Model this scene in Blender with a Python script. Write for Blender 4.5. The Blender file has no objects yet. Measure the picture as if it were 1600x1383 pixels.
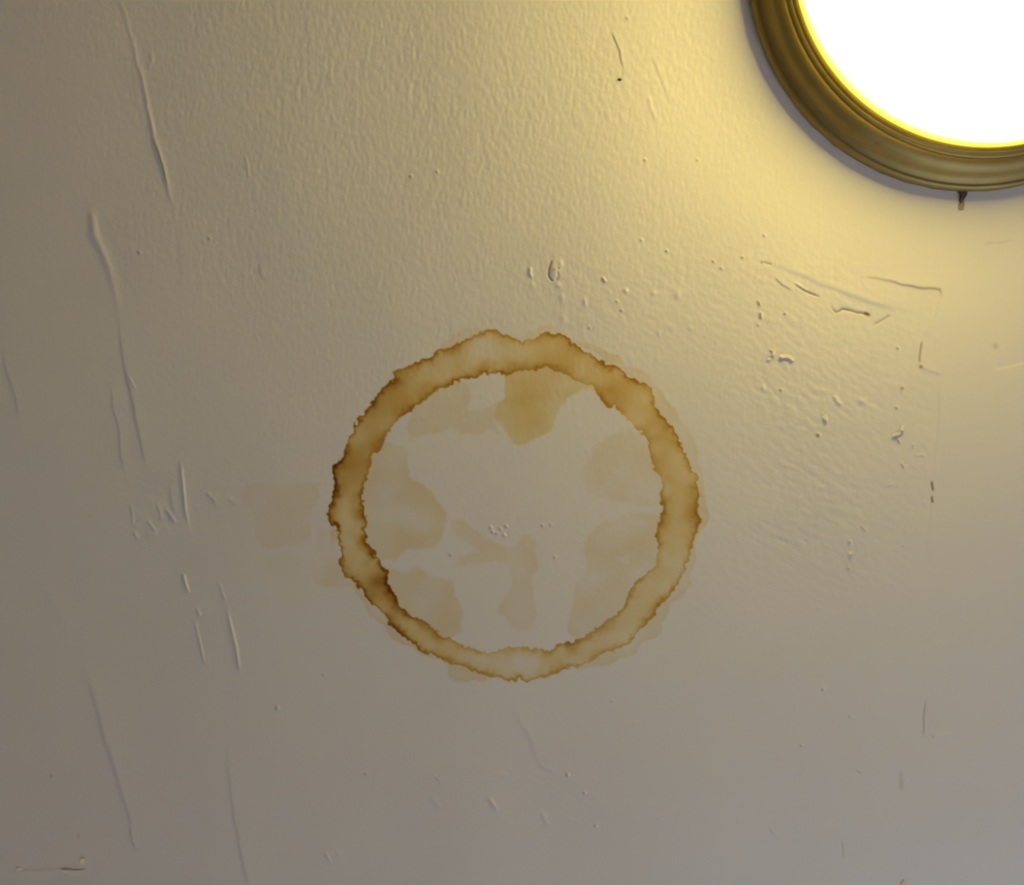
import bpy, bmesh, math, random
import numpy as np
from mathutils import Vector, Matrix

# ------------------------------------------------------------------ camera, light, exposure
S = 0.0005            # metres on the ceiling per photo pixel
F = 1400.0            # focal length in pixels
CEIL = 2.40           # ceiling height
sc = bpy.context.scene
COL = sc.collection

cam_data = bpy.data.cameras.new('camera')
cam_data.sensor_fit = 'HORIZONTAL'
cam_data.sensor_width = 36.0
cam_data.lens = 36.0 * F / 1600.0
cam_data.clip_start = 0.01
camera = bpy.data.objects.new('camera', cam_data)
camera.location = (0, 0, CEIL - F * S)
camera.rotation_euler = (math.pi, 0, 0)          # looking straight up
COL.objects.link(camera)
sc.camera = camera

world = bpy.data.worlds.new('world')
sc.world = world
world.use_nodes = True
world.node_tree.nodes['Background'].inputs[0].default_value = (0.62, 0.66, 0.75, 1)
world.node_tree.nodes['Background'].inputs[1].default_value = 0.15

LAMP = 172.0                                      # radiance of the lit glass in the middle
LAMP_COL = (1.0, 0.765, 0.19)
def area(name, loc, rot, sx, sy, power, col):
    d = bpy.data.lights.new(name, 'AREA')
    d.shape = 'RECTANGLE'; d.size = sx; d.size_y = sy
    d.energy = power; d.color = col
    o = bpy.data.objects.new(name, d)
    o.location = loc; o.rotation_euler = rot
    COL.objects.link(o)
    return o
# room (x, y on the ceiling plane; y grows towards the bottom of the photograph)
X0, X1, Y0, Y1 = -1.5, 2.2, -2.0, 1.8
WIN = (0.35, 1.75, 0.75, 2.05)                   # window opening in the south wall: x0, x1, z0, z1
area('window_daylight', ((WIN[0]+WIN[1])/2, Y1 - 0.03, (WIN[2]+WIN[3])/2), (math.radians(-90), 0, 0),
     WIN[1]-WIN[0]-0.1, WIN[3]-WIN[2]-0.1, 26.8, (0.645, 0.745, 1.0))

vs = sc.view_settings
vs.view_transform = 'Standard'
vs.look = 'None'
vs.exposure = 0.0
vs.gamma = 1.0
vs.use_curve_mapping = False

# ------------------------------------------------------------------ helpers
def W(px, py, h=0.0):
    """ceiling point for a photo pixel, h pixels below the ceiling plane"""
    return ((px - 800.0) * S, (py - 691.5) * S, CEIL - h * S)

def tag(o, label=None, cat=None, group=None, kind=None):
    for k, v in (('label', label), ('category', cat), ('group', group), ('kind', kind)):
        if v: o[k] = v
    return o

def link(name, me, parent=None, mat=None):
    o = bpy.data.objects.new(name, me)
    COL.objects.link(o)
    if mat: me.materials.append(mat)
    if parent:
        o.parent = parent
        o.matrix_parent_inverse = parent.matrix_basis.inverted()
    return o

def from_bm(name, bm, mat, parent=None, smooth=True):
    bmesh.ops.recalc_face_normals(bm, faces=bm.faces)
    me = bpy.data.meshes.new(name)
    bm.to_mesh(me); bm.free()
    if smooth:
        me.polygons.foreach_set('use_smooth', [True] * len(me.polygons))
    return link(name, me, parent, mat)

def empty(name, loc):
    o = bpy.data.objects.new(name, None)
    o.location = loc; o.empty_display_size = 0.05
    COL.objects.link(o)
    return o

def mat(name, col, rough=0.5, metal=0.0, spec=0.5):
    m = bpy.data.materials.new(name); m.use_nodes = True
    b = m.node_tree.nodes['Principled BSDF']
    b.inputs['Base Color'].default_value = (*col, 1)
    b.inputs['Roughness'].default_value = rough
    b.inputs['Metallic'].default_value = metal
    b.inputs['Specular IOR Level'].default_value = spec
    return m, m.node_tree, b

def box(bm, x0, x1, y0, y1, z0, z1):
    r = bmesh.ops.create_cube(bm, size=1.0)['verts']
    bmesh.ops.scale(bm, vec=(x1-x0, y1-y0, z1-z0), verts=r)
    bmesh.ops.translate(bm, vec=((x0+x1)/2, (y0+y1)/2, (z0+z1)/2), verts=r)

# ------------------------------------------------------------------ materials
PAINT = (0.78, 0.75, 0.71)
m_paint, nt, b = mat('ceiling_paint', PAINT, 0.55, 0, 0.3)
att = nt.nodes.new('ShaderNodeAttribute'); att.attribute_name = 'pigment'
mul = nt.nodes.new('ShaderNodeMix'); mul.data_type = 'RGBA'; mul.blend_type = 'MULTIPLY'
mul.inputs['Factor'].default_value = 1.0
mul.inputs[6].default_value = (*PAINT, 1)
nt.links.new(att.outputs['Color'], mul.inputs[7])
nt.links.new(mul.outputs[2], b.inputs['Base Color'])

m_plain, nt, b = mat('plain_paint', PAINT, 0.6, 0, 0.3)
n = nt.nodes.new('ShaderNodeTexNoise'); n.inputs['Scale'].default_value = 350
bp = nt.nodes.new('ShaderNodeBump'); bp.inputs['Strength'].default_value = 0.15; bp.inputs['Distance'].default_value = 0.0005
nt.links.new(n.outputs['Fac'], bp.inputs['Height']); nt.links.new(bp.outputs['Normal'], b.inputs['Normal'])

m_brass, nt, b = mat('aged_brass', (0.31, 0.24, 0.09), 0.58, 1.0)
tc = nt.nodes.new('ShaderNodeTexCoord')
n = nt.nodes.new('ShaderNodeTexNoise'); n.inputs['Scale'].default_value = 60; n.inputs['Detail'].default_value = 4
nt.links.new(tc.outputs['Object'], n.inputs['Vector'])
cr = nt.nodes.new('ShaderNodeValToRGB')
cr.color_ramp.elements[0].position = 0.3; cr.color_ramp.elements[0].color = (0.29, 0.215, 0.078, 1)
cr.color_ramp.elements[1].position = 0.7; cr.color_ramp.elements[1].color = (0.33, 0.25, 0.095, 1)
nt.links.new(n.outputs['Fac'], cr.inputs['Fac']); nt.links.new(cr.outputs['Color'], b.inputs['Base Color'])

m_hook, _, _ = mat('brown_metal', (0.13, 0.09, 0.07), 0.6, 0.2)
m_tab, _, _ = mat('tan_plastic', (0.42, 0.36, 0.22), 0.5)
m_pan, _, _ = mat('white_enamel', (0.8, 0.8, 0.78), 0.4)
m_speck, _, _ = mat('dark_speck', (0.05, 0.035, 0.02), 0.7)
m_wall, _, _ = mat('wall_paint', (0.45, 0.43, 0.40), 0.7)
m_floor, nt, b = mat('floor_wood', (0.32, 0.22, 0.13), 0.5)
n = nt.nodes.new('ShaderNodeTexWave'); n.inputs['Scale'].default_value = 3; n.inputs['Distortion'].default_value = 6
cr = nt.nodes.new('ShaderNodeValToRGB')
cr.color_ramp.elements[0].color = (0.15, 0.10, 0.06, 1); cr.color_ramp.elements[1].color = (0.2, 0.14, 0.085, 1)
nt.links.new(n.outputs['Fac'], cr.inputs['Fac']); nt.links.new(cr.outputs['Color'], b.inputs['Base Color'])
m_frame, _, _ = mat('white_frame', (0.75, 0.74, 0.72), 0.4)
m_glass, nt, b = mat('window_glass', (0.9, 0.95, 1.0), 0.02)
b.inputs['Transmission Weight'].default_value = 1.0

# lit glass: brightest near the bulbs inside, dim and yellow where the glass meets the rim
GLASS_R, H_EDGE, SAG = 292.5, 50.0, 150.0     # dome radius, height of its edge and depth, in photo pixels
m_lit = bpy.data.materials.new('lit_glass'); m_lit.use_nodes = True
nt = m_lit.node_tree; nt.nodes.clear()
out = nt.nodes.new('ShaderNodeOutputMaterial'); em = nt.nodes.new('ShaderNodeEmission')
nt.links.new(em.outputs[0], out.inputs[0])
tc = nt.nodes.new('ShaderNodeTexCoord'); sep = nt.nodes.new('ShaderNodeSeparateXYZ')
nt.links.new(tc.outputs['Object'], sep.inputs[0])
mr = nt.nodes.new('ShaderNodeMapRange')
mr.inputs['From Min'].default_value = -H_EDGE*S; mr.inputs['From Max'].default_value = -(H_EDGE+SAG)*S
nt.links.new(sep.outputs[2], mr.inputs['Value'])
rp = nt.nodes.new('ShaderNodeValToRGB')
e = rp.color_ramp.elements
def k(v, c=LAMP_COL): return (v*c[0], v*c[1], v*c[2], 1)
e[0].position = 0.0; e[0].color = k(1.1/LAMP, (1.0, 0.68, 0.05))
e[1].position = 1.0; e[1].color = k(1.0)
for p, v, c in ((0.05, 2.2/LAMP, (1.0, 0.76, 0.05)), (0.12, 6/LAMP, (1.0, 0.80, 0.06)), (0.18, 0.06, LAMP_COL), (0.30, 0.16, LAMP_COL), (0.60, 1.0, LAMP_COL)):
    q = e.new(p); q.color = k(v, c)
nt.links.new(mr.outputs[0], rp.inputs['Fac'])
nt.links.new(rp.outputs['Color'], em.inputs['Color'])
# the bulbs sit on the left side of the fitting, so the right side of the glass is dimmer
side = nt.nodes.new('ShaderNodeMapRange'); side.interpolation_type = 'SMOOTHSTEP'
side.inputs['From Min'].default_value = -0.75*GLASS_R*S; side.inputs['From Max'].default_value = 0.75*GLASS_R*S
side.inputs['To Min'].default_value = LAMP; side.inputs['To Max'].default_value = 0.42*LAMP
nt.links.new(sep.outputs[0], side.inputs['Value']); nt.links.new(side.outputs[0], em.inputs['Strength'])

# ------------------------------------------------------------------ the painted ceiling: one fine relief grid
STEP = 1.5
GX0, GX1, GY0, GY1 = -38.0, 1640.0, -38.0, 1422.0
gx = np.arange(GX0, GX1 + 0.1, STEP); gy = np.arange(GY0, GY1 + 0.1, STEP)
NX, NY = len(gx), len(gy)
PX, PY = np.meshgrid(gx, gy)
H = np.zeros((NY, NX))                 # relief, pixels towards the room
C = np.zeros((NY, NX))                 # ochre stain concentration
G = np.zeros((NY, NX))                 # pale grey-tan stain concentration
D = np.zeros((NY, NX))                 # shade of cracks and pimples painted in as colour, plus grime
rng = np.random.default_rng(7)
fy = np.fft.fftfreq(NY)[:, None]; fx = np.fft.rfftfreq(NX)[None, :]

def noise(sx, sy, seed, ang=0.0):
    """gaussian-filtered noise, sigma in pixels, rms 1"""
    r = np.random.default_rng(seed).standard_normal((NY, NX))
    a = math.radians(ang); u = fx*math.cos(a) + fy*math.sin(a); v = -fx*math.sin(a) + fy*math.cos(a)
    g = np.exp(-2*math.pi**2*((u*sx/STEP)**2 + (v*sy/STEP)**2))
    o = np.fft.irfft2(np.fft.rfft2(r)*g, s=(NY, NX))
    return o / o.std()

def blob(x, y, rx, ry=None):
    ry = ry or rx
    return np.exp(-0.5*(((PX-x)/rx)**2 + ((PY-y)/ry)**2))

def window(pts, pad):
    p = np.asarray(pts, float)
    j0 = max(0, int((p[:, 0].min()-pad-GX0)/STEP)); j1 = min(NX, int((p[:, 0].max()+pad-GX0)/STEP)+2)
    i0 = max(0, int((p[:, 1].min()-pad-GY0)/STEP)); i1 = min(NY, int((p[:, 1].max()+pad-GY0)/STEP)+2)
    return slice(i0, i1), slice(j0, j1)

def polydist(qx, qy, pts, closed=False):
    """distance, signed side (+ = image right of a downward line), parameter along, inside mask"""
    p = np.asarray(pts, float)
    n = len(p) if closed else len(p)-1
    best = np.full(qx.shape, 1e9); side = np.zeros(qx.shape); par = np.zeros(qx.shape)
    ins = np.zeros(qx.shape, bool)
    for i in range(n):
        x0, y0 = p[i]; x1, y1 = p[(i+1) % len(p)]
        dx, dy = x1-x0, y1-y0; L = dx*dx+dy*dy+1e-9
        t = np.clip(((qx-x0)*dx+(qy-y0)*dy)/L, 0, 1)
        d = (qx-x0-t*dx)**2+(qy-y0-t*dy)**2
        m = d < best
        best = np.where(m, d, best); par = np.where(m, i+t, par)
        if not closed:
            side = np.where(m, -(dx*(qy-y0)-dy*(qx-x0)), side)
        else:
            c = (y0 > qy) != (y1 > qy)
            ins ^= c & (qx < (x1-x0)*(qy-y0)/(y1-y0+1e-12)+x0)
    return np.sqrt(best), np.sign(side), par/n, ins

wob = noise(9, 9, 3); wob2 = noise(9, 9, 4)

def line(pts, kind, sig, amp, fall=18.0, dirt_shade=0.0, dsig=0.8, taper=True, jit=0.8, amps=None):
    ws = window(pts, max(sig*4, fall*3 if kind == 'step' else 0)+4)
    qx = PX[ws]+wob[ws]*jit; qy = PY[ws]+wob2[ws]*jit
    d, sd, t, _ = polydist(qx, qy, pts)
    a = np.interp(t, np.linspace(0, 1, len(amps)), amps) if amps else 1.0
    if taper: a = a*np.clip(np.minimum(t, 1-t)*6+0.12, 0, 1)
    if kind == 'bump':
        H[ws] += amp*a*np.exp(-0.5*(d/sig)**2)
    else:                              # raised on the right, dying away
        s = d*sd
        e0 = np.exp(-np.abs(s)/fall)
        H[ws] += amp*a*e0*(1/(1+np.exp(-np.clip(s/sig*2, -30, 30))))
    if dirt_shade:
        D[ws] = np.maximum(D[ws], dirt_shade*a*np.exp(-0.5*(d/dsig)**2))  # crack's inner shade painted in as colour, too fine for the relief to cast

def dot(x, y, r, amp, ry=None, dirt_shade=0.0, dr=1.0, dx=0.0, dy=0.0):
    H[:] += 0
    ws = window([(x, y)], 5*max(r, ry or r)+4)
    H[ws] += amp*np.exp(-0.5*(((PX[ws]-x)/r)**2+((PY[ws]-y)/(ry or r))**2))
    if dirt_shade:
        dirt_shade *= .78
        D[ws] = np.maximum(D[ws], dirt_shade*np.exp(-0.5*(((PX[ws]-x-dx)/dr)**2+((PY[ws]-y-dy)/dr)**2)))  # pimple's shade painted in; the offset puts it away from the lamp

# --- roller stipple and trowel marks
grain = noise(1.7, 3.8, 11, 6)
coarse = noise(4.5, 2.6, 12, 28)
fine = noise(1.5, 1.8, 13)
swell = noise(60, 90, 14)
m_grain = 0.45 + 1.0*blob(620, 180, 330, 260) + 0.25*blob(1000, 150, 200, 200)
m_grain *= 1 - 0.75*blob(800, 1150, 700, 230) - 0.5*blob(40, 900, 180, 500)
m_grain *= 1 - 0.6*np.clip((PX-1450)/60, 0, 1)
m_coarse = 0.10 + 0.9*blob(1290, 640, 130, 150) + 0.6*blob(1020, 470, 130, 60) + 0.35*blob(1250, 880, 160, 120) \
    + 0.5*blob(880, 1250, 150, 40) + 0.5*blob(260, 790, 60, 60)
m_coarse *= 1 - 0.9*np.clip((PX-1455)/25, 0, 1)
H += 0.037*grain*m_grain + 0.062*coarse*m_coarse + 0.014*fine + 0.25*swell

# sparse pimples where the roller left them
for _ in range(230):
    x, y = rng.uniform(0, 1600), rng.uniform(0, 1383)
    w = 0.15 + 0.8*math.exp(-((x-1000)/260)**2-((y-470)/110)**2) + 0.7*math.exp(-((x-1300)/160)**2-((y-680)/230)**2)
    if math.hypot(x-1513, y+43) < 400 or rng.uniform() > w: continue
    dot(x, y, rng.uniform(1.6, 3.4), rng.uniform(0.2, 0.7)*w, rng.uniform(1.8, 4.5))

# --- seam ridges on the left
line([(185,-20),(187,0),(196,28),(210,78),(223,129),(234,182),(240,215),(249,243),(257,268),(263,296),(272,326),(279,352)],
     'bump', 2.5, 0.6, amps=[.25,.3,.35,.55,.8,1,1,1,.7,.4,.25])
line([(240,215),(249,243),(255,262),(262,292)], 'step', 1.2, 0.35, 10, dirt_shade=.3)
line([(278,350),(284,400),(287,460)], 'step', 5, 0.25, 25)
line([(118,188),(126,205),(134,222)], 'step', 1.5, 0.2, 12)
line([(138,320),(143,340),(146,365),(162,398),(175,434),(182,464),(186,500)], 'bump', 4.2, 0.75, amps=[.3,.8,1,1,.6,.35,.2])
line([(178,455),(186,512),(189,542),(195,575),(202,613),(213,656),(219,690),(224,714),(231,740)],
     'step', 1.9, 0.6, 22, amps=[.15,.4,.7,1,1,1,.8,.8,.4])
line([(203,590),(210,608)], 'bump', 1.4, 0.3)
line([(172,605),(175,620),(176,636),(185,666),(188,690),(187,714),(194,742)], 'step', 1.5, 0.42, 14)
line([(281,720),(284,740),(286,755),(290,794),(295,828)], 'bump', 1.5, 0.78, amps=[.5,1,1,.9,.4], jit=.4)
line([(286,896),(290,911),(295,927)], 'bump', 1.6, 0.75, jit=.3)
line([(308,950),(313,962)], 'bump', 1.5, 0.6)
line([(306,972),(311,998),(319,1034)], 'bump', 1.4, 0.4, jit=.4)
line([(344,910),(348,930),(352,940)], 'bump', 1.5, 0.4)
line([(355,952),(364,987),(370,1012),(374,1035),(376,1052)], 'bump', 1.5, 0.82, amps=[.7,1,1,.9,.4], jit=.4)
line([(348,1090),(352,1120),(357,1152),(356,1204),(361,1247),(365,1272),(373,1318),(384,1372),(390,1400)], 'step', 2.6, 0.5, 26,
     amps=[.2,.4,.5,.6,.8,1,1,1,.8])
line([(135,1055),(143,1078),(154,1117),(163,1158),(176,1193),(186,1229),(202,1272),(208,1313),(222,1336)], 'step', 3.5, 0.6, 22)
line([(203,1290),(208,1312),(214,1325)], 'bump', 1.6, 0.4)
line([(3,552),(15,598),(24,626),(29,650)], 'step', 2.2, 0.45, 16)
line([(60,900),(80,930),(95,962),(105,1000)], 'bump', 6, 0.18)
line([(204,790),(207,803),(208,820)], 'bump', 1.6, 0.36)
line([(231,812),(238,821),(245,832)], 'bump', 2.0, 0.48)
line([(245,787),(250,800),(252,812)], 'bump', 2.0, 0.36)
line([(260,797),(266,806),(273,817)], 'bump', 2.2, 0.54)
line([(265,752),(268,780),(271,802)], 'step', 3.0, 0.5, 14)
line([(210,830),(216,842)], 'bump', 1.6, 0.5)
line([(228,835),(246,834)], 'bump', 2.0, 0.5)
line([(324,768),(330,776),(337,783)], 'bump', 2.2, 0.48); line([(334,770),(335,796)], 'step', 1.5, 0.35, 8)
line([(356,776),(363,782),(372,786)], 'bump', 2.6, 0.42)
line([(404,408),(406,424),(411,438)], 'step', 1.8, 0.4, 8)
line([(236,80),(238,95),(231,108)], 'bump', 2, 0.3)
line([(380,240),(386,258),(389,276)], 'bump', 1.8, 0.3)
# --- around the lamp and the middle
line([(955,50),(962,66),(969,83),(972,109)], 'step', 1.0, 0.45, 8, dirt_shade=.35)
line([(1012,150),(1025,188)], 'bump', 2.0, 0.35); line([(1017,88),(1032,122),(1047,165)], 'step', 1.6, 0.3, 12)
line([(862,409),(858,420),(857,430),(859,435),(863,439)], 'bump', 1.2, -0.5, dirt_shade=.75, dsig=.75, taper=False, jit=.3)
line([(872,424),(873,432),(870,440)], 'bump', 1.2, -0.4, dirt_shade=.6, dsig=.7, jit=.3)
dot(867, 421, 5.5, 0.8, 9); dot(876, 412, 2.5, 0.8, 4); dot(872, 446, 3, 0.6); dot(878, 466, 3, .5, 5); dot(880, 498, 3, .5, 6)
dot(865, 421, .8, 0, dirt_shade=.7); dot(873, 419, .8, 0, dirt_shade=.6)
line([(829,419),(828,428),(831,434)], 'bump', 2.0, 0.7); dot(832, 446, 3, .4, 4)
line([(942,434),(947,442)], 'bump', 1.6, .8, dirt_shade=.25)
dot(977.5, 454, 2.5, .8); dot(1059, 460, 4, .7, 5); dot(1021, 459, 2.6, .6); dot(914, 472, 2, .7, 4)
line([(704,496),(704,526)], 'step', 1.3, .22, 6); line([(753,490),(754,520)], 'step', 1.3, .2, 6)
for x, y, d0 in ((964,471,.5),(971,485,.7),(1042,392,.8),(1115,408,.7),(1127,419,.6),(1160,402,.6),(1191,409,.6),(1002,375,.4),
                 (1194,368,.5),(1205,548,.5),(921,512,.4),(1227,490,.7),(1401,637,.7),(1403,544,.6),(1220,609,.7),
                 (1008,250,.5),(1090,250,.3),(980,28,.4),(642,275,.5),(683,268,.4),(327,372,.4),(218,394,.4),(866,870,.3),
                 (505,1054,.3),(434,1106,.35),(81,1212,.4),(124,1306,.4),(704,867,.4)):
    dot(x, y, 1.8, .45, dirt_shade=d0, dr=1.1, dx=-.6, dy=.8)
# --- cracked patch on the right
line([(1212,433),(1222,445),(1236,456)], 'step', 1.2, .35, 10, dirt_shade=.25)
line([(1241,446),(1252,452),(1263,457),(1281,464)], 'bump', 1.3, -0.7, dirt_shade=.6, dsig=.8, amps=[.3,.5,1,1], jit=.4)
line([(1240,444),(1262,455)], 'bump', 1.6, .5)
line([(1296,474),(1302,484),(1306,489),(1310,488),(1316,484),(1330,486),(1338,489),(1347,489),(1360,494)],
     'bump', 1.4, -0.7, dirt_shade=.55, dsig=.9, amps=[.4,.5,.9,1,1,.8,1,1.2], jit=.5)
line([(1350,489),(1359,493)], 'bump', 1.6, -.4, dirt_shade=.9, dsig=1.7, jit=0)
line([(1364,508),(1376,502),(1393,493)], 'bump', 1.5, -.55, dirt_shade=.3, dsig=1.0)
line([(1200,411),(1248,430),(1291,447),(1333,463),(1375,477),(1412,486)], 'step', 4.0, .9, 26, amps=[.5,.7,.6,1,1,.5])
line([(1190,408),(1204,414)], 'bump', 1.4, -.4, dirt_shade=.35)
line([(1345,433),(1358,434),(1372,434),(1389,437),(1409,443),(1431,448),(1452,450),(1467,452),(1473,462)],
     'step', 1.6, 0.7, 14, dirt_shade=.3, dsig=1.2, amps=[.2,.4,.5,.7,1,1,1.1,.9], jit=.9)
line([(1471,462),(1466,478),(1462,492),(1456,504),(1449,515),(1443,524)], 'step', 1.8, .6, 14, jit=.5)
line([(1440,533),(1438,550),(1436,568)], 'bump', 1.2, -.6, dirt_shade=.5, dsig=.8, jit=.3)
dot(1439, 573, 2, .3, dirt_shade=.85, dr=1.7)
line([(1438,572),(1448,579),(1458,583),(1470,587)], 'step', 1.6, .6, 12, jit=.5)
line([(1470,587),(1468,620),(1467,660),(1463,700),(1461,735),(1457,757)], 'step', 1.8, .45, 16, jit=.6)
line([(1455,752),(1458,768)], 'bump', 1.3, -.7, dirt_shade=.75, dsig=1.0, jit=.2)
line([(1456,776),(1457,787)], 'bump', 1.3, -.7, dirt_shade=.75, dsig=1.1, jit=.2)
line([(1455,790),(1453,815),(1450,850),(1449,920)], 'step', 1.8, .22, 12)
line([(1446,1097),(1443,1120),(1443,1152)], 'bump', 1.2, -.35, dirt_shade=.25, dsig=.9, jit=.3)
line([(1457,1152),(1472,1149),(1489,1147)], 'bump', 1.4, .5, jit=.2); dot(1457, 1151, 1, 0, dirt_shade=.4)
line([(1184,470),(1187,478)], 'bump', 1.6, .6, dirt_shade=.5, dsig=1.0, jit=0)
line([(1188,487),(1189,499)], 'bump', 1.6, .7, dirt_shade=.45, dsig=.9, jit=0); dot(1185, 508, 1.6, .6, dirt_shade=.4)
dot(1555, 541, 3, -.3, dirt_shade=.2, dr=3)
line([(1553,579),(1568,575),(1583,571),(1610,564)], 'step', 1.6, -.55, 14)
line([(1537,380),(1560,379),(1585,374)], 'step', 2.5, .3, 16, dirt_shade=.1)
dot(1410, 607, 2, .7, 5, dirt_shade=.5, dr=1.6); dot(1279, 679, 2.4, .9, dirt_shade=.7, dr=1.4, dx=-1, dy=1)
dot(1427, 697, 1.6, .5, 3, dirt_shade=.3); line([(1402,683),(1405,692)], 'bump', 1.5, .5, dirt_shade=.3)
line([(1303,617),(1309,628),(1316,632)], 'bump', 2.5, .7); dot(1347, 627, 4, .8, 3)
line([(1409,724),(1413,734)], 'bump', 1.5, .5, dirt_shade=.25); dot(1328, 848, 1.8, .7, 3, dirt_shade=.4); dot(1326, 889, 2, .8, 3, dirt_shade=.3)
line([(1344,820),(1352,830)], 'bump', 1.5, .4, dirt_shade=.15); dot(1412, 853, 2.5, .4, 1.6, dirt_shade=.15)
line([(1386,759),(1396,757)], 'bump', 1.5, .5); line([(1430,713),(1445,710)], 'bump', 1.6, .5)
line([(1215,844),(1232,846)], 'bump', 2, -.3); line([(1255,846),(1262,850)], 'bump', 2, -.3)
# --- lower part
line([(803,1112),(812,1130),(824,1148),(831,1162),(838,1182),(844,1199)], 'step', 2.8, .45, 22)
line([(843,1199),(855,1204),(867,1206)], 'step', 2.2, .5, 12)
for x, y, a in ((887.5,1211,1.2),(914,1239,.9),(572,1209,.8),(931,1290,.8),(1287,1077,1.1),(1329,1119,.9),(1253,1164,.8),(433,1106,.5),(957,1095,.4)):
    dot(x, y, 1.9, a, dirt_shade=.25, dr=1.0, dx=-1.5, dy=1.2)
line([(681,1212),(686,1216),(692,1209)], 'bump', 1.8, .6); line([(687,1216),(688,1231)], 'step', 1.4, .35, 7)
dot(782, 1210, 5, .8, 2.5)
line([(765,1246),(772,1256),(780,1268)], 'bump', 2.2, .7); line([(672,1243),(688,1262)], 'bump', 2.8, .4); line([(848,1270),(856,1290)], 'bump', 2.5, .5)
line([(509,1332),(512,1340),(516,1348)], 'bump', 1.8, .6); dot(529, 1333, 3, .6)
line([(1204,1290),(1207,1299),(1217,1306)], 'bump', 1.8, .6)
line([(1008,1276),(1018,1279)], 'bump', 1.5, .5); line([(1028,1279),(1042,1276)], 'bump', 1.5, .6)
line([(1407,1205),(1408,1236)], 'bump', 3, -.35, dirt_shade=.1, dsig=2.5); line([(1317,1312),(1317,1342)], 'bump', 1.6, -.25, dirt_shade=.15)
line([(1455,1160),(1462,1250),(1458,1320)], 'step', 4, .25, 30)
line([(1336,1203),(1345,1208)], 'bump', 1.6, -.35, dirt_shade=.2)
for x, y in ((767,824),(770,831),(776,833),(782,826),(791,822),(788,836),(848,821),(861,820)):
    dot(x, y, 1.6, .7, dirt_shade=.2, dr=.9, dx=-1.4, dy=1.2)
line([(120,1357),(60,1360),(20,1359)], 'bump', 2, .25, dirt_shade=.06, dsig=2.0)
D[:] = np.clip(D, 0, 1)

# --- water stain -------------------------------------------------------------
OUT = [(511,800),(518,786),(523,760),(519,739),(524,725),(537,707),(542,688),(556,661),(582,628),(598,607),(617,593),(615,583),
       (640,571),(672,559),(686,546),(702,542),(716,536),(730,527),(753,520),(767,516),(795,523),(814,533),(835,532),(844,524),
       (876,523),(892,526),(896,537),(909,546),(934,560),(948,571),(971,574),(979,590),(1001,596),(1015,605),(1022,614),
       (1022,630),(1036,649),(1055,672),(1066,700),(1075,725),(1080,736),(1090,742),(1090,760),(1092,776),(1088,803),(1096,815),
       (1084,836),(1080,856),(1075,877),(1057,917),(1038,937),(1018,967),(992,991),(981,1004),(960,1017),(939,1023),(918,1036),
       (893,1043),(872,1051),(853,1058),(825,1065),(811,1059),(797,1067),(769,1055),(753,1054),(725,1044),(693,1032),(661,1018),
       (640,1002),(628,990),(617,983),(608,974),(605,965),(579,942),(568,926),(556,913),(542,903),(530,883),(534,866),(529,847),
       (527,826),(517,817)]
INN = [(564,780),(570,796),(576,815),(570,826),(571,845),(584,861),(593,884),(608,893),(605,905),(613,921),(623,947),(642,963),
       (672,977),(688,993),(721,1006),(748,1017),(767,1021),(781,1014),(800,1012),(820,1011),(842,1015),(858,1016),(874,1006),
       (895,1002),(920,991),(939,976),(960,963),(974,950),(975,942),(994,910),(1011,896),(1023,884),(1028,866),(1031,849),
       (1023,837),(1031,815),(1034,787),(1035,748),(1024,737),(1015,714),(1012,688),(985,658),(976,653),(960,635),(948,635),
       (937,619),(927,603),(913,601),(896,592),(879,582),(858,574),(835,577),(811,580),(792,587),(779,582),(760,583),(744,588),
       (725,593),(709,600),(688,606),(670,618),(661,628),(640,642),(614,663),(603,684),(596,702),(581,711),(582,725),(575,742),
       (568,758),(566,770)]
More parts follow.
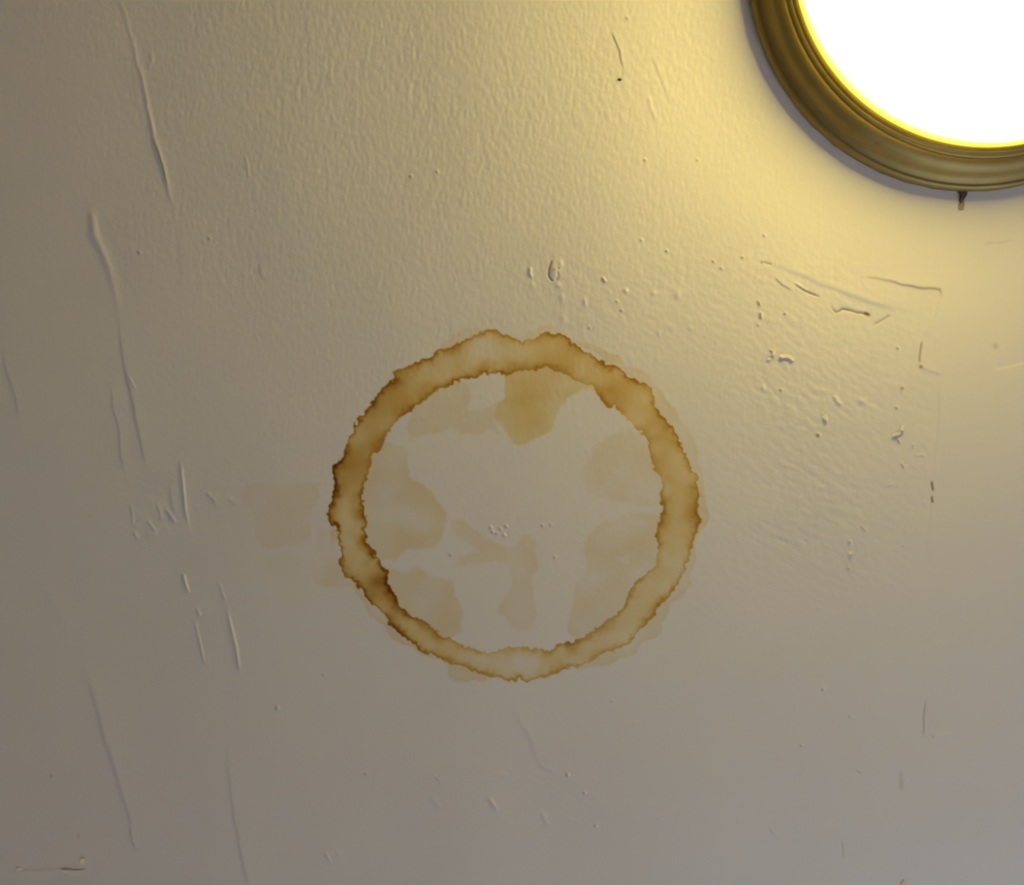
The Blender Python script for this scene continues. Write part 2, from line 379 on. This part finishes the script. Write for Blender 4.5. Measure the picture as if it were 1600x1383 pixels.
# (name, outline, concentration, edge softness, edge line strength)
PATCH = [
 ('stain_blotch', [(636,672),(640,684),(651,685),(674,677),(695,670),(708,667),(721,679),(748,684),(765,672),(786,684),(772,656),(770,636),(752,642),(733,645),(730,600),(720,590),(688,600),(655,622)], .27, 2.2, .16),
 ('stain_blotch', [(784,580),(788,600),(788,623),(772,635),(774,656),(799,679),(805,695),(814,696),(834,684),(853,674),(868,656),(874,642),(888,623),(909,610),(930,606),(915,590),(880,570),(830,565)], .62, 2.2, .12),
 ('stain_blotch', [(575,705),(600,690),(628,697),(641,711),(641,746),(655,758),(672,769),(697,797),(697,812),(694,824),(686,854),(664,857),(642,860),(614,872),(589,875),(560,845),(562,790),(560,750)], .36, 2.5, .16),
 ('stain_blotch', [(590,880),(610,891),(635,889),(656,889),(679,905),(709,909),(707,930),(712,950),(723,961),(724,985),(700,1004),(660,980),(610,940)], .42, 2.5, .08),
 ('stain_blotch', [(702,815),(722,818),(746,829),(762,842),(784,850),(804,854),(808,838),(814,836),(830,842),(842,856),(843,882),(828,900),(830,928),(838,955),(830,985),(800,982),(780,965),(774,956),(781,942),(799,930),(804,896),(800,880),(788,875),(765,876),(735,880),(711,887),(723,868),(740,862),(753,858),(730,849),(711,836)], .25, 3.2, .08),
 ('stain_blotch', [(913,856),(916,840),(925,828),(943,816),(962,810),(999,803),(1040,806),(1040,880),(1010,905),(985,950),(945,985),(900,1004),(884,985),(888,958),(904,930),(904,912),(918,890),(916,872)], .32, 3.0, .06),
 ('stain_blotch', [(913,742),(916,720),(923,707),(948,684),(990,668),(1012,690),(1036,750),(1036,792),(990,787),(943,781),(916,771)], .22, 4.0, .05),
 ('stain_fringe', [(897,529),(930,540),(956,554),(985,573),(1008,584),(1030,602),(1043,623),(1048,640),(1062,652),(1075,665),(1087,688),(1090,711),(1087,721),(1096,732),(1101,758),(1102,780),(1108,800),(1110,806),(1105,819),(1089,834),(1086,872),(1076,896),(1078,912),(1066,933),(1045,942),(1045,958),(1034,984),(1008,1000),(995,1018),(980,1028),(962,1038),(939,1038),(918,1041),(890,1040),(1000,970),(1070,860),(1070,720),(1000,600)], .28, 1.8, .26),
 ('stain_fringe', [(684,548),(690,540),(702,529),(715,518),(732,510),(748,509),(762,516),(750,530),(710,545)], .20, 2.0, .18),
 ('stain_fringe', [(815,530),(823,518),(846,508),(862,510),(876,524),(880,534),(840,540)], .28, 2.0, .24),
 ('stain_fringe', [(553,912),(557,922),(566,938),(577,954),(587,964),(596,975),(610,991),(630,1007),(645,1013),(661,1021),(688,1035),(700,1030),(640,980),(570,915)], .44, 1.6, .25),
 ('stain_fringe', [(697,1034),(697,1051),(705,1058),(714,1062),(732,1066),(745,1065),(758,1061),(765,1050),(720,1036)], .36, 1.8, .25),
 ('stain_fringe', [(513,832),(517,826),(530,824),(530,848),(514,848)], .50, 1.4, .1),
]
TAIL = [
 ([(380,759),(410,757),(450,758),(500,757),(503,775),(485,800),(484,830),(470,850),(445,856),(425,855),(409,850),(399,828),(397,806),(381,784)], .17, 3.0, .06),
 ([(486,874),(500,872),(534,868),(538,890),(549,912),(556,921),(540,920),(526,920),(506,917),(490,908),(484,892)], .26, 2.2, .08),
 ([(494,830),(516,826),(530,828),(530,876),(490,876)], .13, 3.0, .0),
 ([(417,870),(450,868),(490,872),(484,905),(482,916),(460,912),(441,908),(419,890)], .08, 4.0, .05),
 ([(430,915),(480,915),(470,945),(440,945)], .06, 5.0, .0),
]
jx = 1.35*noise(2.2, 2.2, 21)+0.7*noise(6, 6, 22); jy = 1.35*noise(2.2, 2.2, 23)+0.7*noise(6, 6, 24)
sx_ = 1.0*noise(3, 3, 25)+3.0*noise(9, 9, 26); sy_ = 1.0*noise(3, 3, 27)+3.0*noise(9, 9, 28)
mott = noise(13, 13, 29); mott2 = noise(7, 7, 30); edgevar = noise(16, 16, 31)

CLS = np.zeros((NY, NX), np.int32)        # 0 ceiling, 1.. stain pieces
NAMES = [None]
def patch(pts, conc, soft, rim, ident):
    ws = window(pts, 16)
    qx = PX[ws]+sx_[ws]*.75; qy = PY[ws]+sy_[ws]*.75
    d, _, _, ins = polydist(qx, qy, pts, True)
    s = np.where(ins, d, -d)
    cov = 1/(1+np.exp(-np.clip(s/soft*2.5, -30, 30)))
    c = conc*cov*np.clip(1+.22*mott[ws]+.1*mott2[ws], .35, 1.8) + rim*cov*np.exp(-np.clip(s, 0, None)/3.0)
    return ws, c, s

# inner blotches and outer fringes first, then the ring over them
for name, pts, conc, soft, rim in PATCH:
    ws, c, s = patch(pts, conc, soft, rim, name)
    NAMES.append(name)
    F_ = C if conc > .45 else G
    F_[ws] = np.maximum(F_[ws], c)
    CLS[ws] = np.where((s > -.5) & (CLS[ws] == 0), len(NAMES)-1, CLS[ws])
NAMES.append('faint_stain'); TAIL_ID = len(NAMES)-1
for pts, conc, soft, rim in TAIL:
    ws, c, s = patch(pts, conc, soft, rim, 'faint_stain')
    G[ws] = np.maximum(G[ws], c)
    CLS[ws] = np.where((s > -.5) & (CLS[ws] == 0), TAIL_ID, CLS[ws])
# clean patches inside the blotches
G *= 1 - .62*np.clip(blob(625, 804, 36, 12)*1.2, 0, 1)
G *= 1 - .4*blob(655, 820, 22, 10)
ws = window([(960,870),(984,868),(984,884)], 6)
d, _, _, ins = polydist(PX[ws], PY[ws], [(958,871),(984,868),(984,883),(972,879)], True)
G[ws] *= 1-.75/(1+np.exp(-np.where(ins, d, -d)*2))
ws = window([(984,815),(1018,822)], 6)
G[ws] *= 1-.5*np.exp(-.5*((PY[ws]-819)/2.5)**2-.5*((PX[ws]-1002)/14)**2)
C += .30*blob(818, 645, 20, 22)*(C > .35) + .25*blob(800, 615, 16, 26)*(C > .35)
G += .12*blob(835, 870, 10, 16)*(G > .2)
G += .16*blob(668, 838, 22, 8)*(G > .2)

ws = window(OUT, 14)
qx = PX[ws]+jx[ws]; qy = PY[ws]+jy[ws]
do, _, _, io = polydist(qx, qy, OUT, True)
di, _, _, ii = polydist(qx, qy, INN, True)
so = np.where(io, do, -do); si = np.where(ii, -di, di)        # positive inside the band
inside = (so > 0) & (si > 0)
ang = np.degrees(np.arctan2(PY[ws]-790, PX[ws]-805)) % 360     # 0 right, 90 bottom, 180 left, 270 top
def table(vals):
    a = [v[0]-360 for v in vals[-1:]]+[v[0] for v in vals]+[vals[0][0]+360]
    b = [vals[-1][1]]+[v[1] for v in vals]+[vals[0][1]]
    return np.interp(ang, a, b)
outer_s = table([(5,1.4),(30,1.15),(60,1.0),(80,1.3),(100,1.3),(120,1.35),(140,2.3),(160,2.6),(180,3.0),(200,2.7),(220,2.7),(240,2.5),(255,1.7),(275,1.2),(300,1.6),(320,1.4),(340,1.3)])
inner_s = table([(0,1.3),(10,1.2),(40,1.1),(70,1.15),(95,.6),(120,1.4),(140,1.9),(160,2.4),(175,1.9),(195,1.0),(210,.9),(225,1.1),(240,2.1),(255,1.7),(280,1.4),(300,.9),(330,.9),(350,1.0)])
base = table([(0,.86),(20,.62),(50,.62),(75,.5),(95,.36),(115,.6),(135,1.1),(145,1.35),(155,.95),(175,.85),(190,1.0),(200,1.5),(215,1.25),(230,.9),(245,.62),(265,.50),(280,.75),(300,1.1),(320,1.15),(340,1.0)])
ev = np.clip(1+.2*edgevar[ws], .4, 1.5)
wo = 4.5*np.clip(1+.35*mott[ws], .4, 1.9); wi = 5.2*np.clip(1+.4*mott2[ws], .4, 2.0)
band = .86*base*np.clip(1+.16*mott[ws]+.07*mott2[ws], .5, 1.6)
band = band + outer_s*ev*(1.65*np.exp(-np.clip(so, 0, None)/wo)+.16*np.exp(-np.clip(so, 0, None)/11)) \
            + inner_s*ev*(1.4*np.exp(-np.clip(si, 0, None)/wi)+.20*np.exp(-np.clip(si, 0, None)/12))
def spot(x, y, rx, ry, a):
    return a*np.exp(-.5*(((PX[ws]-x)/rx)**2+((PY[ws]-y)/ry)**2))
band += spot(548,738,17,20,.75)+spot(596,904,13,9,1.2)+spot(580,918,16,12,.55)+spot(597,940,15,16,.35)+spot(640,640,18,13,.5)\
      + spot(590,690,15,18,.55)+spot(962,612,20,22,.35)+spot(872,556,30,12,.35)+spot(1036,816,9,16,.55)+spot(1020,840,8,12,.4)\
      + spot(1005,700,10,24,.3)+spot(935,980,16,8,.4)+spot(1002,912,14,10,.2)+spot(828,575,28,8,.55)+spot(860,535,22,10,.3)
band -= spot(770,550,50,14,.2)+spot(634,972,10,8,.75)+spot(545,800,10,26,.25)+spot(552,880,14,18,.15)+spot(800,1036,40,12,.1)
band = np.clip(band, .12, 5)
cov = 1/(1+np.exp(-np.clip(np.minimum(so, si)/.75*2, -30, 30)))
C[ws] = C[ws]*(1-cov)+np.maximum(band, C[ws]*.6)*cov
G[ws] *= 1-cov
NAMES.append('stain_ring'); RING = len(NAMES)-1
CLS[ws] = np.where(np.minimum(so, si) > -.6, RING, CLS[ws])
del do, di, so, si

# relief dies away at the border of the grid
edge = np.clip(np.minimum(np.minimum(PX-GX0, GX1-PX), np.minimum(PY-GY0, GY1-PY))/16, 0, 1)
H *= edge*1.4
# pigment: what the stain, the grime and the painted shade let through
T = np.ones((NY, NX, 4), np.float32)
for ch, (a, q, g, dd) in enumerate(((.045,.072,.13,1.5), (.255,.082,.33,1.8), (1.0,.06,.85,2.4))):
    T[..., ch] = np.exp(-(a*C+q*C*C+g*G))*np.exp(-dd*D)
Z = CEIL - H*S
XW = (PX-800)*S; YW = (PY-691.5)*S
gyy, gxx = np.gradient(H, STEP)
NRM = np.stack([-gxx, -gyy, -np.ones_like(H)], -1); NRM /= np.linalg.norm(NRM, axis=-1, keepdims=True)
# ceiling normals point down into the room: z = CEIL - H, so the downward normal is (-dH/dx, -dH/dy, -1)
LX, LY, LR = 1512.5, -43.0, 345.0
fc = CLS[:-1, :-1]
keep = np.hypot(PX[:-1, :-1]-LX, PY[:-1, :-1]-LY) > LR-14

def grid_mesh(name, mask):
    ii_, jj_ = np.nonzero(mask)
    a = ii_*NX+jj_
    q = np.stack([a, a+NX, a+NX+1, a+1], 1).astype(np.int64)     # winding seen from below
    u, inv = np.unique(q.ravel(), return_inverse=True)
    me = bpy.data.meshes.new(name)
    co = np.stack([XW.ravel()[u], YW.ravel()[u], Z.ravel()[u]], 1).astype(np.float32)
    me.vertices.add(len(u)); me.vertices.foreach_set('co', co.ravel())
    me.loops.add(q.size); me.loops.foreach_set('vertex_index', inv.astype(np.int32).ravel())
    me.polygons.add(len(q)); me.polygons.foreach_set('loop_start', np.arange(0, q.size, 4, dtype=np.int32))
    me.update(calc_edges=True)
    me.polygons.foreach_set('use_smooth', np.ones(len(q), bool))
    at = me.attributes.new('pigment', 'FLOAT_COLOR', 'POINT')
    at.data.foreach_set('color', T.reshape(-1, 4)[u].ravel())
    me.normals_split_custom_set_from_vertices(NRM.reshape(-1, 3)[u])
    return me

# ------------------------------------------------------------------ room shell
ceiling = link('ceiling', grid_mesh('ceiling', (fc == 0) & keep), None, m_paint)
tag(ceiling, 'old off-white painted plaster ceiling with cracks and ridges', kind='structure')
bm = bmesh.new()
a0, a1 = W(gx[0], 0)[0], W(gx[-1], 0)[0]; b0, b1 = W(0, gy[0])[1], W(0, gy[-1])[1]
for x0, x1, y0, y1 in ((X0, X1, Y0, b0), (X0, X1, b1, Y1), (X0, a0, b0, b1), (a1, X1, b0, b1)):
    vsq = [bm.verts.new((x, y, CEIL)) for x, y in ((x0, y0), (x0, y1), (x1, y1), (x1, y0))]
    bm.faces.new(vsq)
me = bpy.data.meshes.new('ceiling_surround'); bm.to_mesh(me); bm.free()
link('ceiling_surround', me, ceiling, m_plain)
bm = bmesh.new(); box(bm, X0, X1, Y0, Y1, CEIL+0.004, CEIL+0.12)
from_bm('ceiling_slab', bm, m_plain, ceiling, False)

def wall(name, *b):
    bm = bmesh.new()
    for q in b: box(bm, *q)
    return tag(from_bm(name, bm, m_wall, None, False), kind='structure')
bm = bmesh.new(); box(bm, X0-.1, X1+.1, Y0-.1, Y1+.1, -.1, 0); tag(from_bm('floor', bm, m_floor, None, False), kind='structure')
wall('wall_west', (X0-.1, X0, Y0-.1, Y1+.1, 0, CEIL+.12))
wall('wall_east', (X1, X1+.1, Y0-.1, Y1+.1, 0, CEIL+.12))
wall('wall_north', (X0, X1, Y0-.1, Y0, 0, CEIL+.12))
wall('wall_south', (X0, WIN[0], Y1, Y1+.1, 0, CEIL+.12), (WIN[1], X1, Y1, Y1+.1, 0, CEIL+.12),
     (WIN[0], WIN[1], Y1, Y1+.1, 0, WIN[2]), (WIN[0], WIN[1], Y1, Y1+.1, WIN[3], CEIL+.12))
bm = bmesh.new(); w0, w1, z0, z1 = WIN
for q in ((w0, w0+.05, z0, z1), (w1-.05, w1, z0, z1), (w0+.05, w1-.05, z0, z0+.05), (w0+.05, w1-.05, z1-.05, z1),
          ((w0+w1)/2-.02, (w0+w1)/2+.02, z0+.05, z1-.05)):
    box(bm, q[0], q[1], Y1+.02, Y1+.08, q[2], q[3])
win = tag(from_bm('window_1', bm, m_frame, None, False), kind='structure')
for p0, p1 in ((w0+.05, (w0+w1)/2-.02), ((w0+w1)/2+.02, w1-.05)):
    bm = bmesh.new(); box(bm, p0, p1, Y1+.047, Y1+.053, z0+.05, z1-.05)
    from_bm('pane', bm, m_glass, win, False)

# ------------------------------------------------------------------ the stains (pieces of the ceiling's own surface)
stain = empty('water_stain', W(805, 790))
tag(stain, 'large brown ring-shaped water stain with pale tan blotches inside, on the off-white ceiling', 'stain')
for i, name in enumerate(NAMES):
    if not i or i == TAIL_ID: continue
    msk = (fc == i) & keep
    if msk.sum() < 20: continue
    o = link(name, grid_mesh(name, msk), stain, m_paint)
    if i == RING: o['label'] = 'brown ring band with dark jagged edges'
    elif i == 2: o['label'] = 'yellowish blotch hanging from the top of the ring'
faint = link('faint_stain', grid_mesh('faint_stain', (fc == TAIL_ID) & keep), None, m_paint)
tag(faint, 'small faint tan smudge touching the left side of the brown ring stain', 'stain')

# ------------------------------------------------------------------ flakes of loose paint
def flake(name, outline, lift, thick=0.6, material=None, hinge=(1, 0), base=0.0):
    """thin curled chip; lift (pixels) grows along the hinge direction"""
    p = np.asarray(outline, float); c = p.mean(0)
    u = np.asarray(hinge, float); u /= np.linalg.norm(u)
    base += H[int((c[1]-GY0)/STEP), int((c[0]-GX0)/STEP)]
    t = (p-c)@u; t0, t1 = t.min(), t.max()
    bm = bmesh.new(); top = []; bot = []
    for (x, y), tt in zip(p, t):
        f = ((tt-t0)/(t1-t0+1e-9))**1.5
        bot.append(bm.verts.new(W(x, y, base+lift*f+thick))); top.append(bm.verts.new(W(x, y, base+lift*f)))
    fcn = (0.5)**1.5
    cb = bm.verts.new(W(c[0], c[1], base+lift*fcn+thick*1.4)); ct = bm.verts.new(W(c[0], c[1], base+lift*fcn))
    n = len(p)
    for i in range(n):
        j = (i+1) % n
        bm.faces.new((cb, bot[i], bot[j])); bm.faces.new((ct, top[j], top[i])); bm.faces.new((bot[i], top[i], top[j], bot[j]))
    return from_bm(name, bm, material or m_plain, ceiling, False)
FL = [
 ([(1217,556),(1222,553),(1230,553),(1237,556),(1242,562),(1238,564),(1230,559),(1222,560)], 3.0, (.3,-1)),
 ([(1207,548),(1211,546),(1212,552),(1209,556),(1206,554)], 2.0, (1,-.2)),
 ([(1198,561),(1203,559),(1206,561),(1201,563)], 1.4, (0,1)),
 ([(1285,652),(1289,647),(1293,650),(1294,655),(1291,658),(1288,655)], 2.8, (1,.2)),
 ([(1407,668),(1410,664),(1413,667),(1411,673),(1407,672)], 2.4, (.4,-1)),
 ([(1393,679),(1400,677),(1406,674),(1408,678),(1401,681),(1395,682)], 1.8, (0,1)),
 ([(1325,864),(1328,861),(1333,862),(1330,866),(1327,867)], 2.2, (1,-.3)),
 ([(98,1360),(104,1358),(120,1360),(133,1359),(131,1364),(124,1369),(110,1367),(101,1364)], 4.5, (.6,.1)),
 ([(126,1345),(129,1341),(134,1342),(133,1347),(128,1348)], 6.0, (1,-.4)),
 ([(27,1359),(31,1355),(37,1357),(34,1360)], 5.0, (1,-.2)),
 ([(1407,1385),(1411,1376),(1413,1374),(1417,1384),(1413,1388)], 9.0, (.5,-1)),
]
for pts, lift, hg in FL:
    c = np.mean(pts, axis=0)
    away = np.array([c[0]-LX, c[1]-LY]); away /= np.linalg.norm(away)
    flake('paint_flake', pts, lift*.5, .45, hinge=(away[0]+.35*hg[0], away[1]+.35*hg[1]), base=.45)

bm = bmesh.new()
bmesh.ops.create_icosphere(bm, subdivisions=2, radius=1.0)
rr = random.Random(3)
for v in bm.verts:
    f = 1+rr.uniform(-.2, .2)
    v.co = Vector(W(968.6+v.co.x*2.7*f+v.co.y*.8, 124.6+v.co.y*1.9*f-v.co.x*.6, .6+v.co.z*1.4*f))
from_bm('dark_speck', bm, m_speck, ceiling)['label'] = 'dark brown speck'

# ------------------------------------------------------------------ the ceiling light
light = empty('ceiling_light', W(LX, LY))
tag(light, 'lit round flush ceiling light with white glass dome in an aged brass ring', 'ceiling light')
NSEG = 256
def lathe(name, prof, material, bumps=None, close=False):
    bm = bmesh.new(); rings = []
    for w, h in prof:
        ring = []
        for s in range(NSEG):
            a = 2*math.pi*s/NSEG
            r = LR-w + (bumps(a, w, h) if bumps else 0)
            ring.append(bm.verts.new(W(LX+r*math.cos(a), LY+r*math.sin(a), h)))
        rings.append(ring)
    for p, q in zip(rings, rings[1:]+([rings[0]] if close else [])):
        for s in range(NSEG):
            t = (s+1) % NSEG
            bm.faces.new((p[s], p[t], q[t], q[s]))
    return bm
def smooth_prof(pts, n=5):
    p = np.asarray(pts, float); o = []
    for i in range(len(p)-1):
        p0, p1, p2, p3 = p[max(i-1, 0)], p[i], p[i+1], p[min(i+2, len(p)-1)]
        for t in np.linspace(0, 1, n, endpoint=False):
            o.append(tuple(.5*((2*p1)+(p2-p0)*t+(2*p0-5*p1+4*p2-p3)*t*t+(3*p1-p0-3*p2+p3)*t**3)))
    o.append(tuple(p[-1])); return o
lump = {}
rl = random.Random(5)
bump_at = [(math.radians(rl.uniform(80, 175)), rl.uniform(.5, 2.0), rl.uniform(.006, .02)) for _ in range(16)]
bump_at += [(math.atan2(203+43, 1262-LX), 2.6, .012), (math.atan2(232+43, 1297-LX), 2.8, .014), (math.atan2(275+43, 1375-LX), 1.5, .01)]
def bumps(a, w, h):
    if w > 1.5: return 0
    return sum(A*math.exp(-.5*((a-b+math.pi) % (2*math.pi)-math.pi)**2/s**2) for b, A, s in bump_at)*max(0, 1-h/14)
rim = from_bm('rim', lathe('rim', smooth_prof([(6,0),(2.5,3),(.4,8),(.6,13),(2,17),(4.5,19.6),(7,20.4),(8.6,21),(12,23.6),(15.5,27.5),(18,32),(21,38),(25.5,43.6),(30,47),(34,48.8),
       (36.8,49.4),(39,49.7)], 4), m_brass, bumps), m_brass, light)
bead = from_bm('inner_bead', lathe('inner_bead', smooth_prof([(38.4,46),(38.5,49.5),(39.3,51.4),(41.2,52.8),(43.6,53.7),(45.4,54.0),(45.7,54.3),(46.4,55.4),(48.4,56.4),(50.8,56.9),(52.4,56.8),(53.0,56),(53.2,48)], 4), m_brass), m_brass, rim)
# glass dome: a shallow half ellipsoid
prof = []
for q in np.linspace(0, math.pi/2, 44):
    prof.append((LR-GLASS_R*math.cos(q), H_EDGE+SAG*math.sin(q)))
bm = bmesh.new(); rings = []
for w, h in prof[:-1]:
    r = LR-w
    rings.append([bm.verts.new((r*math.cos(2*math.pi*s/96)*S, r*math.sin(2*math.pi*s/96)*S, -h*S)) for s in range(96)])
for p, q in zip(rings, rings[1:]):
    for s in range(96):
        bm.faces.new((p[s], p[(s+1) % 96], q[(s+1) % 96], q[s]))
apex = bm.verts.new((0, 0, -prof[-1][1]*S))
for s in range(96): bm.faces.new((rings[-1][s], rings[-1][(s+1) % 96], apex))
bmesh.ops.recalc_face_normals(bm, faces=bm.faces)
me = bpy.data.meshes.new('glass_dome'); bm.to_mesh(me); bm.free()
me.polygons.foreach_set('use_smooth', [True]*len(me.polygons)); me.materials.append(m_lit)
dome = bpy.data.objects.new('glass_dome', me); COL.objects.link(dome); dome.parent = light
dome['label'] = 'glowing white glass dome'
bm = bmesh.new()
bmesh.ops.create_circle(bm, cap_ends=True, segments=96, radius=(LR-6)*S)
bmesh.ops.translate(bm, verts=bm.verts, vec=W(LX, LY, 3))
from_bm('back_plate', bm, m_pan, light, False)

def plate(name, outline, h0, h1, material, parent):
    """small solid plate with a softened edge"""
    bm = bmesh.new(); p = np.asarray(outline, float); c = p.mean(0)
    L = [[bm.verts.new(W(*(c+(q-c)*k), h)) for q in p] for k, h in ((1, h0), (1, h1-(h1-h0)*.3), (.82, h1))]
    n = len(p)
    for a, b_ in zip(L, L[1:]):
        for i in range(n): bm.faces.new((a[i], a[(i+1) % n], b_[(i+1) % n], b_[i]))
    bm.faces.new(L[0][::-1]); bm.faces.new(L[-1])
    return from_bm(name, bm, material, parent, False)
hook = plate('hook', [(1493,297.5),(1499,297),(1510,297),(1510,302),(1509,306),(1506.5,310),(1504.5,313),(1502.5,317),(1500,317.5),(1498.5,313.5),(1499.5,309),(1500,305),(1497.5,302)], .2, 5, m_hook, light)
hook['label'] = 'small dark brown hook under the rim'
tab = plate('tab', [(1497.5,314),(1506.5,315),(1506.8,320),(1505.5,328),(1503.5,329),(1498.5,329),(1496.5,327)], .1, 1.0, m_tab, hook)
tab['label'] = 'tan tab at the end of the hook'
